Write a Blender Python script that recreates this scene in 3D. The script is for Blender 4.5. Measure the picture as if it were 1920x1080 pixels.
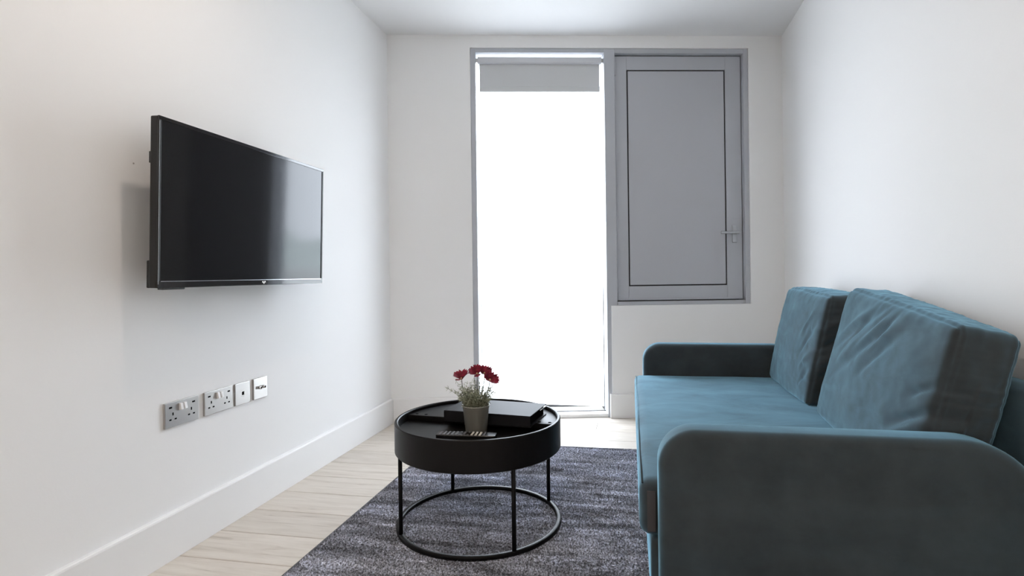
import bpy, bmesh, math, random
import numpy as np
from mathutils import Vector, Matrix

for o in list(bpy.data.objects):
    bpy.data.objects.remove(o, do_unlink=True)
scene = bpy.context.scene
COL = scene.collection

# ------------------------------------------------------------------ camera
F_PX, CX, CY, YAW, ROLL, CAM_H = 1039.92, 990.33, 515.14, -0.1907, 0.0126, 0.9481
cam_data = bpy.data.cameras.new('camera')
cam = bpy.data.objects.new('camera', cam_data)
COL.objects.link(cam)
cam_data.sensor_width = 36.0
cam_data.lens = F_PX / 1920.0 * 36.0
cam_data.shift_x = (960.0 - CX) / 1920.0
cam_data.shift_y = (CY - 540.0) / 1920.0
cam_data.clip_start = 0.02
_c, _s = math.cos(YAW), math.sin(YAW)
_right = Vector((_c, -_s, 0)); _fwd = Vector((_s, _c, 0)); _up = Vector((0, 0, 1))
_r2 = _right * math.cos(ROLL) - _up * math.sin(ROLL)
_u2 = _right * math.sin(ROLL) + _up * math.cos(ROLL)
_m = Matrix((_r2, _u2, -_fwd)).transposed().to_4x4()
_m.translation = (0, 0, CAM_H)
cam.matrix_world = _m
scene.camera = cam

# ------------------------------------------------------------------ world: bright overcast sky
SKY = 5.7
world = bpy.data.worlds.new('overcast_sky'); scene.world = world
world.use_nodes = True
bg = world.node_tree.nodes['Background']
bg.inputs['Color'].default_value = (0.885, 0.93, 1.045, 1)
bg.inputs['Strength'].default_value = SKY
LAMP_STRENGTH = 22.0
DOWNLIGHT_STRENGTH = 210.0
LAMP_COLOR = (1.0, 0.87, 0.76)

scene.cycles.diffuse_bounces = 6
scene.cycles.max_bounces = 12
scene.view_settings.view_transform = 'Standard'
scene.view_settings.look = 'None'
scene.view_settings.exposure = 1.04
scene.view_settings.gamma = 1.0
scene.view_settings.use_curve_mapping = False

# ------------------------------------------------------------------ room numbers
XL, XR, YR, ZC = -1.5624, 0.9771, -2.3, 2.515      # left wall, right wall, rear wall, ceiling
D0, K = 3.7226, 0.2324                              # skewed window wall: y = D0 + K x
TH = math.atan(K)
rng = random.Random(7)

# ------------------------------------------------------------------ helpers
def link(o, parent=None):
    COL.objects.link(o)
    if parent is not None:
        o.parent = parent
    return o

def mesh_obj(name, verts, faces, mat=None, parent=None, smooth=False):
    me = bpy.data.meshes.new(name)
    me.from_pydata([tuple(v) for v in verts], [], faces)
    me.update()
    o = bpy.data.objects.new(name, me)
    if mat: me.materials.append(mat)
    if smooth:
        for p in me.polygons: p.use_smooth = True
    return link(o, parent)

def bm_obj(name, bm, mat=None, parent=None, smooth=False):
    bmesh.ops.recalc_face_normals(bm, faces=bm.faces[:])
    me = bpy.data.meshes.new(name)
    bm.to_mesh(me); bm.free()
    if mat: me.materials.append(mat)
    if smooth:
        for p in me.polygons: p.use_smooth = True
    o = bpy.data.objects.new(name, me)
    return link(o, parent)

def add_box(bm, x0, x1, y0, y1, z0, z1, bev=0.0, seg=2):
    vs = [bm.verts.new(p) for p in ((x0,y0,z0),(x1,y0,z0),(x1,y1,z0),(x0,y1,z0),(x0,y0,z1),(x1,y0,z1),(x1,y1,z1),(x0,y1,z1))]
    fs = [bm.faces.new([vs[i] for i in f]) for f in ((3,2,1,0),(4,5,6,7),(0,1,5,4),(1,2,6,5),(2,3,7,6),(3,0,4,7))]
    if bev > 0:
        es = list({e for f in fs for e in f.edges})
        bmesh.ops.bevel(bm, geom=es, offset=bev, segments=seg, affect='EDGES', profile=0.5)

def box(name, x0, x1, y0, y1, z0, z1, mat, parent=None, bev=0.0, seg=2, smooth=False):
    bm = bmesh.new(); add_box(bm, x0, x1, y0, y1, z0, z1, bev, seg)
    return bm_obj(name, bm, mat, parent, smooth)

def add_tube(bm, pts, rad, seg=10, closed=False, cap=True):
    pts = [Vector(p) for p in pts]; n = len(pts); rings = []
    rads = rad if isinstance(rad, (list, tuple)) else [rad]*n
    prev = None
    for i, p in enumerate(pts):
        if closed: t = pts[(i+1) % n] - pts[i-1]
        else: t = pts[min(i+1, n-1)] - pts[max(i-1, 0)]
        t.normalize()
        if prev is None:
            a = Vector((0,0,1)) if abs(t.z) < 0.9 else Vector((1,0,0))
            u = t.cross(a).normalized()
        else:
            u = (prev - t*prev.dot(t)).normalized()
        prev = u; v = t.cross(u)
        rings.append([bm.verts.new(p + (u*math.cos(2*math.pi*k/seg) + v*math.sin(2*math.pi*k/seg))*rads[i]) for k in range(seg)])
    m = n if closed else n-1
    for i in range(m):
        a, b = rings[i], rings[(i+1) % n]
        for k in range(seg):
            bm.faces.new((a[k], a[(k+1) % seg], b[(k+1) % seg], b[k]))
    if cap and not closed:
        bm.faces.new(rings[0][::-1]); bm.faces.new(rings[-1])

def tube(name, pts, rad, mat, parent=None, seg=10, closed=False, smooth=True):
    bm = bmesh.new(); add_tube(bm, pts, rad, seg, closed)
    return bm_obj(name, bm, mat, parent, smooth)

def add_lathe(bm, prof, seg=48, c=(0,0,0), closed=False):
    """prof: list of (r, z)"""
    rings = []
    for r, z in prof:
        if r < 1e-6: rings.append([bm.verts.new((c[0], c[1], c[2]+z))])
        else: rings.append([bm.verts.new((c[0]+r*math.cos(2*math.pi*k/seg), c[1]+r*math.sin(2*math.pi*k/seg), c[2]+z)) for k in range(seg)])
    pairs = list(zip(rings[:-1], rings[1:]))
    if closed: pairs.append((rings[-1], rings[0]))
    for a, b in pairs:
        for k in range(seg):
            k2 = (k+1) % seg
            if len(a) == 1 and len(b) == 1: continue
            if len(a) == 1: bm.faces.new((a[0], b[k], b[k2]))
            elif len(b) == 1: bm.faces.new((a[k], a[k2], b[0]))
            else: bm.faces.new((a[k], a[k2], b[k2], b[k]))

def lathe(name, prof, mat, parent=None, seg=48, c=(0,0,0), smooth=True, closed=False):
    bm = bmesh.new(); add_lathe(bm, prof, seg, c, closed)
    return bm_obj(name, bm, mat, parent, smooth)

def prism(name, poly, axis, a0, a1, mat, parent=None, bev=0.0, seg=3, smooth=False):
    """poly of 2D points extruded along axis ('x','y','z') from a0 to a1; rim edges bevelled."""
    def P(p, a):
        return {'x': (a, p[0], p[1]), 'y': (p[0], a, p[1]), 'z': (p[0], p[1], a)}[axis]
    bm = bmesh.new()
    A = [bm.verts.new(P(p, a0)) for p in poly]; B = [bm.verts.new(P(p, a1)) for p in poly]
    fa = bm.faces.new(A); fb = bm.faces.new(B[::-1]); n = len(poly)
    for i in range(n):
        bm.faces.new((A[i], B[i], B[(i+1) % n], A[(i+1) % n]))
    bmesh.ops.recalc_face_normals(bm, faces=bm.faces[:])
    if bev > 0:
        es = list(fa.edges) + list(fb.edges)
        bmesh.ops.bevel(bm, geom=es, offset=bev, segments=seg, affect='EDGES', profile=0.5)
    return bm_obj(name, bm, mat, parent, smooth)

def auto_smooth(o, ang=40):
    me = o.data
    bm = bmesh.new(); bm.from_mesh(me)
    lim = math.radians(ang)
    for f in bm.faces: f.smooth = True
    for e in bm.edges:
        if len(e.link_faces) == 2 and e.calc_face_angle(0) > lim: e.smooth = False
    bm.to_mesh(me); bm.free()
    return o

def rounded_rect(x0, x1, z0, z1, r, n=8):
    """r: 4 radii in order (x0,z0),(x1,z0),(x1,z1),(x0,z1)"""
    if not isinstance(r, (tuple, list)): r = (r,)*4
    out = []
    for (cx, cz, a0), rr in zip(((x0, z0, 180), (x1, z0, 270), (x1, z1, 0), (x0, z1, 90)), r):
        sx = 1 if cx == x0 else -1; sz = 1 if cz == z0 else -1
        if rr <= 0: out.append((cx, cz)); continue
        for i in range(n+1):
            a = math.radians(a0 + 90*i/n)
            out.append((cx + sx*rr + rr*math.cos(a), cz + sz*rr + rr*math.sin(a)))
    return out

def thing(name, label, cat, loc=(0,0,0), rz=0.0, group=None):
    o = bpy.data.objects.new(name, None); o.empty_display_size = 0.05
    o.location = loc; o.rotation_euler = (0, 0, rz)
    o['label'] = label; o['category'] = cat
    if group: o['group'] = group
    return link(o)

def tag(o, label, cat, group=None):
    o['label'] = label; o['category'] = cat
    if group: o['group'] = group
    return o

def struct(o, label=None):
    o['kind'] = 'structure'
    if label: o['label'] = label
    return o

def copy_tree(src, parent=None):
    c = src.copy(); link(c, parent)
    for ch in list(src.children): copy_tree(ch, c)
    return c

# ------------------------------------------------------------------ materials
def mat_new(name):
    m = bpy.data.materials.new(name); m.use_nodes = True
    nt = m.node_tree
    return m, nt, nt.nodes['Principled BSDF']

def simple(name, col, rough=0.5, metal=0.0, spec=0.5, sheen=0.0, bump=None, coat=0.0):
    m, nt, b = mat_new(name)
    b.inputs['Base Color'].default_value = (*col, 1)
    b.inputs['Roughness'].default_value = rough
    b.inputs['Metallic'].default_value = metal
    b.inputs['Specular IOR Level'].default_value = spec
    b.inputs['Coat Weight'].default_value = coat
    if bump:
        sc, st, dist = bump
        tc = nt.nodes.new('ShaderNodeTexCoord'); n = nt.nodes.new('ShaderNodeTexNoise'); bp = nt.nodes.new('ShaderNodeBump')
        n.inputs['Scale'].default_value = sc; n.inputs['Detail'].default_value = 4
        bp.inputs['Strength'].default_value = st; bp.inputs['Distance'].default_value = dist
        nt.links.new(tc.outputs['Object'], n.inputs['Vector']); nt.links.new(n.outputs['Fac'], bp.inputs['Height'])
        nt.links.new(bp.outputs['Normal'], b.inputs['Normal'])
    return m

M = {}
M['wall'] = simple('wall_paint', (0.86, 0.86, 0.857), 0.85, spec=0.25, bump=(140, 0.12, 0.0015))
M['ceiling'] = simple('ceiling_paint', (0.80, 0.80, 0.80), 0.9, spec=0.2)
M['skirting'] = simple('skirting_gloss', (0.84, 0.84, 0.84), 0.4, spec=0.4)
M['frame'] = simple('grey_powder_coat', (0.46, 0.475, 0.51), 0.5, spec=0.4)
M['panel'] = simple('grey_panel', (0.46, 0.47, 0.505), 0.55, spec=0.35)
M['gasket'] = simple('black_gasket', (0.012, 0.012, 0.014), 0.7)
M['handle'] = simple('satin_handle', (0.42, 0.43, 0.45), 0.38, metal=0.6)
M['blind'] = simple('blind_fabric', (0.60, 0.61, 0.62), 0.85, spec=0.2, bump=(900, 0.1, 0.0005))
M['blind_case'] = simple('blind_cassette', (0.60, 0.61, 0.64), 0.5, spec=0.4)
M['white'] = simple('white_plastic', (0.82, 0.82, 0.82), 0.35)
M['ledge'] = simple('white_threshold', (0.8, 0.8, 0.8), 0.4)
M['stone'] = simple('outside_sill_stone', (0.16, 0.15, 0.13), 0.9, spec=0.1)
M['tv_black'] = simple('tv_black_plastic', (0.011, 0.0115, 0.012), 0.42, spec=0.45)
M['tv_gloss'] = simple('tv_gloss_bezel', (0.008, 0.008, 0.009), 0.08, spec=0.6)
M['tv_screen'] = simple('tv_screen_glass', (0.007, 0.0075, 0.009), 0.085, spec=0.3)
M['chrome'] = simple('chrome_trim', (0.75, 0.76, 0.78), 0.18, metal=1.0)
M['steel'] = simple('brushed_steel', (0.47, 0.455, 0.44), 0.34, metal=1.0, bump=(300, 0.05, 0.0004))
M['black_metal'] = simple('black_powder_metal', (0.004, 0.004, 0.0045), 0.5, spec=0.18)
M['dark'] = simple('dark_hole', (0.004, 0.004, 0.004), 0.9, spec=0.05)
M['soil'] = simple('dark_soil', (0.012, 0.010, 0.008), 0.95, spec=0.1, bump=(300, 1.0, 0.004))
M['pot'] = simple('grey_zinc_pot', (0.24, 0.23, 0.20), 0.42, metal=0.35, bump=(60, 0.05, 0.001))
M['pot_rim'] = simple('pale_pot_rim', (0.42, 0.42, 0.38), 0.4, metal=0.3)
M['folder'] = simple('black_leatherette', (0.014, 0.014, 0.016), 0.5, spec=0.07, bump=(700, 0.12, 0.0006))
M['paper'] = simple('folder_inside', (0.10, 0.10, 0.11), 0.8)
M['remote'] = simple('remote_black', (0.008, 0.008, 0.009), 0.25, spec=0.5)
M['btn_grey'] = simple('remote_button_grey', (0.10, 0.10, 0.11), 0.4)
M['btn_light'] = simple('remote_button_light', (0.62, 0.58, 0.52), 0.45)
M['stamen'] = simple('pale_stamen', (0.55, 0.38, 0.22), 0.7)
M['ground'] = simple('pale_paving', (0.62, 0.62, 0.60), 0.9, spec=0.1)
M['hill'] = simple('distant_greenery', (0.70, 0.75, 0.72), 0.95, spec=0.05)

def glass_mat():
    m = bpy.data.materials.new('window_glass'); m.use_nodes = True
    nt = m.node_tree; nt.nodes.clear()
    out = nt.nodes.new('ShaderNodeOutputMaterial'); mix = nt.nodes.new('ShaderNodeMixShader')
    tr = nt.nodes.new('ShaderNodeBsdfTransparent'); gl = nt.nodes.new('ShaderNodeBsdfGlossy'); fr = nt.nodes.new('ShaderNodeFresnel')
    tr.inputs['Color'].default_value = (0.95, 0.97, 0.965, 1); gl.inputs['Roughness'].default_value = 0.01
    fr.inputs['IOR'].default_value = 1.45
    # the reflection comes from each outer face only, so the pane never traps light
    ge = nt.nodes.new('ShaderNodeNewGeometry'); inv = nt.nodes.new('ShaderNodeMath'); inv.operation = 'SUBTRACT'; inv.inputs[0].default_value = 1.0
    mul = nt.nodes.new('ShaderNodeMath'); mul.operation = 'MULTIPLY'
    nt.links.new(ge.outputs['Backfacing'], inv.inputs[1]); nt.links.new(inv.outputs[0], mul.inputs[0]); nt.links.new(fr.outputs['Fac'], mul.inputs[1])
    nt.links.new(mul.outputs[0], mix.inputs['Fac']); nt.links.new(tr.outputs[0], mix.inputs[1]); nt.links.new(gl.outputs[0], mix.inputs[2])
    nt.links.new(mix.outputs[0], out.inputs['Surface'])
    return m
M['glass'] = glass_mat()

def wood_floor():
    m, nt, b = mat_new('pale_oak_laminate')
    N, L = nt.nodes, nt.links
    tc = N.new('ShaderNodeTexCoord'); oi = N.new('ShaderNodeObjectInfo')
    add = N.new('ShaderNodeVectorMath'); add.operation = 'ADD'
    sc = N.new('ShaderNodeVectorMath'); sc.operation = 'SCALE'; sc.inputs['Scale'].default_value = 37.0
    comb = N.new('ShaderNodeCombineXYZ')
    L.new(oi.outputs['Random'], comb.inputs['X']); L.new(oi.outputs['Random'], comb.inputs['Y'])
    L.new(comb.outputs[0], sc.inputs[0]); L.new(tc.outputs['Object'], add.inputs[0]); L.new(sc.outputs[0], add.inputs[1])
    mp = N.new('ShaderNodeMapping'); mp.inputs['Scale'].default_value = (1.6, 16.0, 1.0)
    L.new(add.outputs[0], mp.inputs['Vector'])
    n1 = N.new('ShaderNodeTexNoise'); n1.inputs['Scale'].default_value = 2.2; n1.inputs['Detail'].default_value = 7; n1.inputs['Roughness'].default_value = 0.62; n1.inputs['Distortion'].default_value = 0.8
    mp2 = N.new('ShaderNodeMapping'); mp2.inputs['Scale'].default_value = (4.0, 90.0, 1.0)
    L.new(add.outputs[0], mp2.inputs['Vector'])
    n2 = N.new('ShaderNodeTexNoise'); n2.inputs['Scale'].default_value = 3.0; n2.inputs['Detail'].default_value = 4
    L.new(mp.outputs[0], n1.inputs['Vector']); L.new(mp2.outputs[0], n2.inputs['Vector'])
    cr = N.new('ShaderNodeValToRGB')
    e = cr.color_ramp.elements
    e[0].position = 0.28; e[0].color = (0.45, 0.395, 0.335, 1)
    e[1].position = 0.62; e[1].color = (0.66, 0.61, 0.545, 1)
    mid = cr.color_ramp.elements.new(0.42); mid.color = (0.60, 0.545, 0.48, 1)
    L.new(n1.outputs['Fac'], cr.inputs['Fac'])
    cr2 = N.new('ShaderNodeValToRGB'); cr2.color_ramp.elements[0].position = 0.3; cr2.color_ramp.elements[0].color = (0.93, 0.925, 0.92, 1); cr2.color_ramp.elements[1].position = 0.6; cr2.color_ramp.elements[1].color = (1, 1, 1, 1)
    L.new(n2.outputs['Fac'], cr2.inputs['Fac'])
    mx = N.new('ShaderNodeMix'); mx.data_type = 'RGBA'; mx.blend_type = 'MULTIPLY'; mx.inputs['Factor'].default_value = 1.0
    L.new(cr.outputs[0], mx.inputs['A']); L.new(cr2.outputs[0], mx.inputs['B'])
    hs = N.new('ShaderNodeHueSaturation'); mr = N.new('ShaderNodeMapRange')
    mr.inputs['To Min'].default_value = 0.94; mr.inputs['To Max'].default_value = 1.05
    L.new(oi.outputs['Random'], mr.inputs['Value']); L.new(mr.outputs[0], hs.inputs['Value']); L.new(mx.outputs['Result'], hs.inputs['Color'])
    L.new(hs.outputs[0], b.inputs['Base Color'])
    b.inputs['Roughness'].default_value = 0.45; b.inputs['Specular IOR Level'].default_value = 0.28
    bp = N.new('ShaderNodeBump'); bp.inputs['Strength'].default_value = 0.08; bp.inputs['Distance'].default_value = 0.001
    L.new(n2.outputs['Fac'], bp.inputs['Height']); L.new(bp.outputs[0], b.inputs['Normal'])
    return m
M['wood'] = wood_floor()

def velvet(name, base, tint, sheen=0.8, blotch=0.25):
    m, nt, b = mat_new(name)
    N, L = nt.nodes, nt.links
    tc = N.new('ShaderNodeTexCoord')
    n1 = N.new('ShaderNodeTexNoise'); n1.inputs['Scale'].default_value = 7.0; n1.inputs['Detail'].default_value = 5; n1.inputs['Roughness'].default_value = 0.6
    L.new(tc.outputs['Object'], n1.inputs['Vector'])
    mr = N.new('ShaderNodeMapRange'); mr.inputs['From Min'].default_value = 0.3; mr.inputs['From Max'].default_value = 0.7
    mr.inputs['To Min'].default_value = 1 - blotch; mr.inputs['To Max'].default_value = 1 + blotch
    L.new(n1.outputs['Fac'], mr.inputs['Value'])
    hs = N.new('ShaderNodeHueSaturation'); hs.inputs['Color'].default_value = (*base, 1)
    L.new(mr.outputs[0], hs.inputs['Value']); L.new(hs.outputs[0], b.inputs['Base Color'])
    b.inputs['Roughness'].default_value = 0.8; b.inputs['Specular IOR Level'].default_value = 0.15
    # brushed nap: soft patches where the pile lies differently
    mp = N.new('ShaderNodeMapping'); mp.inputs['Rotation'].default_value = (0.5, 0.6, 0.4); mp.inputs['Scale'].default_value = (3.0, 5.0, 9.0)
    n3 = N.new('ShaderNodeTexNoise'); n3.inputs['Scale'].default_value = 1.3; n3.inputs['Detail'].default_value = 6; n3.inputs['Roughness'].default_value = 0.62; n3.inputs['Distortion'].default_value = 0.6
    L.new(tc.outputs['Object'], mp.inputs['Vector']); L.new(mp.outputs[0], n3.inputs['Vector'])
    m3 = N.new('ShaderNodeMapRange'); m3.inputs['From Min'].default_value = 0.3; m3.inputs['From Max'].default_value = 0.72
    m3.inputs['To Min'].default_value = sheen*0.74; m3.inputs['To Max'].default_value = min(1.0, sheen*1.28)
    L.new(n3.outputs['Fac'], m3.inputs['Value']); L.new(m3.outputs[0], b.inputs['Sheen Weight'])
    b.inputs['Sheen Weight'].default_value = sheen; b.inputs['Sheen Roughness'].default_value = 0.5
    b.inputs['Sheen Tint'].default_value = (*tint, 1)
    n2 = N.new('ShaderNodeTexNoise'); n2.inputs['Scale'].default_value = 420; n2.inputs['Detail'].default_value = 2
    L.new(tc.outputs['Object'], n2.inputs['Vector'])
    bp = N.new('ShaderNodeBump'); bp.inputs['Strength'].default_value = 0.12; bp.inputs['Distance'].default_value = 0.0008
    L.new(n2.outputs['Fac'], bp.inputs['Height']); L.new(bp.outputs[0], b.inputs['Normal'])
    return m
M['velvet'] = velvet('teal_velvet', (0.039, 0.044, 0.046), (0.37, 0.73, 0.96), 0.74)
M['lining'] = simple('grey_brown_webbing', (0.085, 0.080, 0.082), 0.9, spec=0.1)

def table_mat():
    m, nt, b = mat_new('black_stained_wood')
    N, L = nt.nodes, nt.links
    tc = N.new('ShaderNodeTexCoord'); mp = N.new('ShaderNodeMapping'); mp.inputs['Scale'].default_value = (5, 60, 5)
    n = N.new('ShaderNodeTexNoise'); n.inputs['Scale'].default_value = 2.0; n.inputs['Detail'].default_value = 5
    L.new(tc.outputs['Object'], mp.inputs['Vector']); L.new(mp.outputs[0], n.inputs['Vector'])
    cr = N.new('ShaderNodeValToRGB'); cr.color_ramp.elements[0].color = (0.0045, 0.0043, 0.0045, 1); cr.color_ramp.elements[1].color = (0.010, 0.0095, 0.010, 1)
    L.new(n.outputs['Fac'], cr.inputs['Fac']); L.new(cr.outputs[0], b.inputs['Base Color'])
    b.inputs['Roughness'].default_value = 0.42; b.inputs['Specular IOR Level'].default_value = 0.16
    bp = N.new('ShaderNodeBump'); bp.inputs['Strength'].default_value = 0.15; bp.inputs['Distance'].default_value = 0.0008
    L.new(n.outputs['Fac'], bp.inputs['Height']); L.new(bp.outputs[0], b.inputs['Normal'])
    return m
M['table'] = table_mat()

def rug_mat(name, gain=1.0):
    m, nt, b = mat_new(name)
    N, L = nt.nodes, nt.links
    tc = N.new('ShaderNodeTexCoord')
    mp = N.new('ShaderNodeMapping'); mp.inputs['Scale'].default_value = (2.2, 13.0, 1.0)
    n1 = N.new('ShaderNodeTexNoise'); n1.inputs['Scale'].default_value = 1.6; n1.inputs['Detail'].default_value = 5; n1.inputs['Roughness'].default_value = 0.65
    L.new(tc.outputs['Object'], mp.inputs['Vector']); L.new(mp.outputs[0], n1.inputs['Vector'])
    cr = N.new('ShaderNodeValToRGB')
    e = cr.color_ramp.elements
    e[0].position = 0.32; e[0].color = (0.15*gain, 0.155*gain, 0.178*gain, 1)
    e[1].position = 0.68; e[1].color = (0.62*gain, 0.635*gain, 0.71*gain, 1)
    L.new(n1.outputs['Fac'], cr.inputs['Fac'])
    n2 = N.new('ShaderNodeTexNoise'); n2.inputs['Scale'].default_value = 150; n2.inputs['Detail'].default_value = 3
    L.new(tc.outputs['Object'], n2.inputs['Vector'])
    cr2 = N.new('ShaderNodeValToRGB'); cr2.color_ramp.elements[0].position = 0.38; cr2.color_ramp.elements[0].color = (0.22, 0.22, 0.22, 1)
    cr2.color_ramp.elements[1].position = 0.66; cr2.color_ramp.elements[1].color = (2.1, 2.1, 2.1, 1)
    L.new(n2.outputs['Fac'], cr2.inputs['Fac'])
    mx = N.new('ShaderNodeMix'); mx.data_type = 'RGBA'; mx.blend_type = 'MULTIPLY'; mx.inputs['Factor'].default_value = 1.0
    L.new(cr.outputs[0], mx.inputs['A']); L.new(cr2.outputs[0], mx.inputs['B'])
    L.new(mx.outputs['Result'], b.inputs['Base Color'])
    b.inputs['Roughness'].default_value = 0.75; b.inputs['Specular IOR Level'].default_value = 0.3
    b.inputs['Sheen Weight'].default_value = 0.25; b.inputs['Sheen Roughness'].default_value = 0.4
    return m
M['rug'] = rug_mat('grey_rug_base', 0.9); M['rug_pile'] = rug_mat('grey_rug_pile', 1.04)
M['rug_edge'] = simple('rug_binding', (0.10, 0.10, 0.11), 0.9)

def petal_mat():
    m, nt, b = mat_new('crimson_petal')
    N, L = nt.nodes, nt.links
    tc = N.new('ShaderNodeTexCoord'); n = N.new('ShaderNodeTexNoise'); n.inputs['Scale'].default_value = 60
    L.new(tc.outputs['Object'], n.inputs['Vector'])
    cr = N.new('ShaderNodeValToRGB'); cr.color_ramp.elements[0].color = (0.085, 0.004, 0.012, 1); cr.color_ramp.elements[1].color = (0.27, 0.018, 0.042, 1)
    cr.color_ramp.elements[0].position = 0.3; cr.color_ramp.elements[1].position = 0.7
    L.new(n.outputs['Fac'], cr.inputs['Fac']); L.new(cr.outputs[0], b.inputs['Base Color'])
    b.inputs['Roughness'].default_value = 0.65; b.inputs['Specular IOR Level'].default_value = 0.2
    b.inputs['Transmission Weight'].default_value = 0.0
    b.inputs['Subsurface Weight'].default_value = 0.0
    return m
M['petal'] = petal_mat()

def leaf_mat():
    m, nt, b = mat_new('sage_foliage')
    N, L = nt.nodes, nt.links
    tc = N.new('ShaderNodeTexCoord'); n = N.new('ShaderNodeTexNoise'); n.inputs['Scale'].default_value = 120
    L.new(tc.outputs['Object'], n.inputs['Vector'])
    cr = N.new('ShaderNodeValToRGB'); cr.color_ramp.elements[0].color = (0.07, 0.085, 0.05, 1); cr.color_ramp.elements[1].color = (0.58, 0.60, 0.45, 1)
    cr.color_ramp.elements[0].position = 0.35; cr.color_ramp.elements[1].position = 0.68
    L.new(n.outputs['Fac'], cr.inputs['Fac']); L.new(cr.outputs[0], b.inputs['Base Color'])
    b.inputs['Roughness'].default_value = 0.6; b.inputs['Specular IOR Level'].default_value = 0.3
    return m
M['leaf'] = leaf_mat()
M['stem'] = simple('dark_green_stem', (0.045, 0.06, 0.03), 0.6)

def emit(name, col, strength):
    m = bpy.data.materials.new(name); m.use_nodes = True
    nt = m.node_tree; nt.nodes.clear()
    out = nt.nodes.new('ShaderNodeOutputMaterial'); e = nt.nodes.new('ShaderNodeEmission')
    e.inputs['Color'].default_value = (*col, 1); e.inputs['Strength'].default_value = strength
    nt.links.new(e.outputs[0], out.inputs['Surface'])
    return m

# ------------------------------------------------------------------ outside
struct(box('ground_outside', -40, 40, 4.75, 70, -0.40, -0.30, M['ground']), 'pale ground outside beyond the window')
_hp = []
for i in range(41):
    x = -60 + 3*i
    _hp.append((x, 5.0 + 1.6*math.sin(i*0.7) + 0.9*math.sin(i*1.9+1)))
struct(prism('hill_outside', [(60, -0.35), (-60, -0.35)] + _hp, 'y', 70.5, 74, M['hill']), 'pale distant greenery outside beyond the ground')

# ------------------------------------------------------------------ room shell
T = 0.25
struct(box('wall_left', XL - T, XL, YR - T, D0 + K*XL + 0.25, -0.1, ZC + 0.15, M['wall']))
struct(box('wall_right', XR, XR + T, YR - T, D0 + K*XR + 0.25, -0.1, ZC + 0.15, M['wall']))
struct(box('wall_rear', XL, XR, YR - T, YR, -0.1, ZC + 0.15, M['wall']))
def back_y(x): return D0 + K*x
struct(prism('ceiling', [(XL, YR), (XR, YR), (XR, back_y(XR)+0.02), (XL, back_y(XL)+0.02)], 'z', ZC, ZC + 0.15, M['ceiling']))

# the window wall is built in its own frame: x along the wall, y outwards, z up
WF = Matrix.Translation((0, D0, 0)) @ Matrix.Rotation(TH, 4, 'Z')
def wf(o):
    if o.parent is None: o.matrix_world = WF
    return o
SL, SR = XL/math.cos(TH), XR/math.cos(TH)
WS0, WSM, WS1, WTOP, WSILL = -1.068, -0.160, 0.775, 2.434, 0.737   # window opening
WT = 0.22
bm = bmesh.new()
add_box(bm, SL, WS0, 0, WT, -0.1, ZC)
add_box(bm, WS1, SR, 0, WT, -0.1, ZC)
add_box(bm, WS0, WS1, 0, WT, WTOP, ZC)
add_box(bm, WSM, WS1, 0, WT, -0.1, WSILL)
struct(wf(bm_obj('wall_back', bm, M['wall'])))

# floor: screed with separate laminate planks (running across the room)
floor = struct(box('floor', XL, XR, YR, 4.05, -0.06, -0.012, M['dark']))
PITCH, Y_SEAM = 0.1925, 1.6385
def clip(poly, keep):
    out = []
    for i in range(len(poly)):
        a, b = poly[i], poly[(i+1) % len(poly)]; fa, fb = keep(a), keep(b)
        if fa >= 0: out.append(a)
        if (fa >= 0) != (fb >= 0):
            t = fa/(fa-fb); out.append((a[0]+(b[0]-a[0])*t, a[1]+(b[1]-a[1])*t))
    return out
def plank(poly):
    g = 0.0008; ch = 0.0024
    cx = sum(p[0] for p in poly)/len(poly); cy = sum(p[1] for p in poly)/len(poly)
    def inset(d):
        n = len(poly); res = []
        for i in range(n):
            p0, p1, p2 = Vector(poly[i-1]), Vector(poly[i]), Vector(poly[(i+1) % n])
            d1 = (p1-p0).normalized(); d2 = (p2-p1).normalized()
            n1 = Vector((-d1.y, d1.x)); n2 = Vector((-d2.y, d2.x))
            bis = (n1+n2); L = bis.length
            if L < 1e-6: bis = n1
            else: bis = bis/L; bis = bis/max(bis.dot(n1), 0.3)
            res.append(p1 + bis*d)
        return res
    a, b = inset(g), inset(g+ch); n = len(poly)
    v = [(p.x-cx, p.y-cy, -0.0118) for p in a] + [(p.x-cx, p.y-cy, -0.0016) for p in a] + [(p.x-cx, p.y-cy, 0.0) for p in b]
    f = [tuple(range(n))[::-1], tuple(range(2*n, 3*n))]
    for k in (0, n):
        for i in range(n):
            j = (i+1) % n; f.append((k+i, k+j, k+n+j, k+n+i))
    o = mesh_obj('plank', v, f, M['wood'], floor)
    o.location = (cx, cy, 0)
for r in range(-21, 13):
    y0 = Y_SEAM + r*PITCH; y1 = y0 + PITCH
    off = (r*0.467) % 1.38
    x = XL - off
    while x < XR:
        x1 = x + 1.38
        q = [(max(x, XL), max(y0, YR)), (min(x1, XR), max(y0, YR)), (min(x1, XR), y1), (max(x, XL), y1)]
        x = x1
        if q[1][0]-q[0][0] < 0.02 or y1 < YR+0.02: continue
        q = clip(q, lambda p: (back_y(p[0]) + 0.015) - p[1])
        # drop near-duplicate corners
        qq = []
        for p in q:
            if not qq or math.hypot(p[0]-qq[-1][0], p[1]-qq[-1][1]) > 0.004: qq.append(p)
        if len(qq) >= 3 and math.hypot(qq[0][0]-qq[-1][0], qq[0][1]-qq[-1][1]) < 0.004: qq.pop()
        if len(qq) >= 3: plank(qq)

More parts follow.
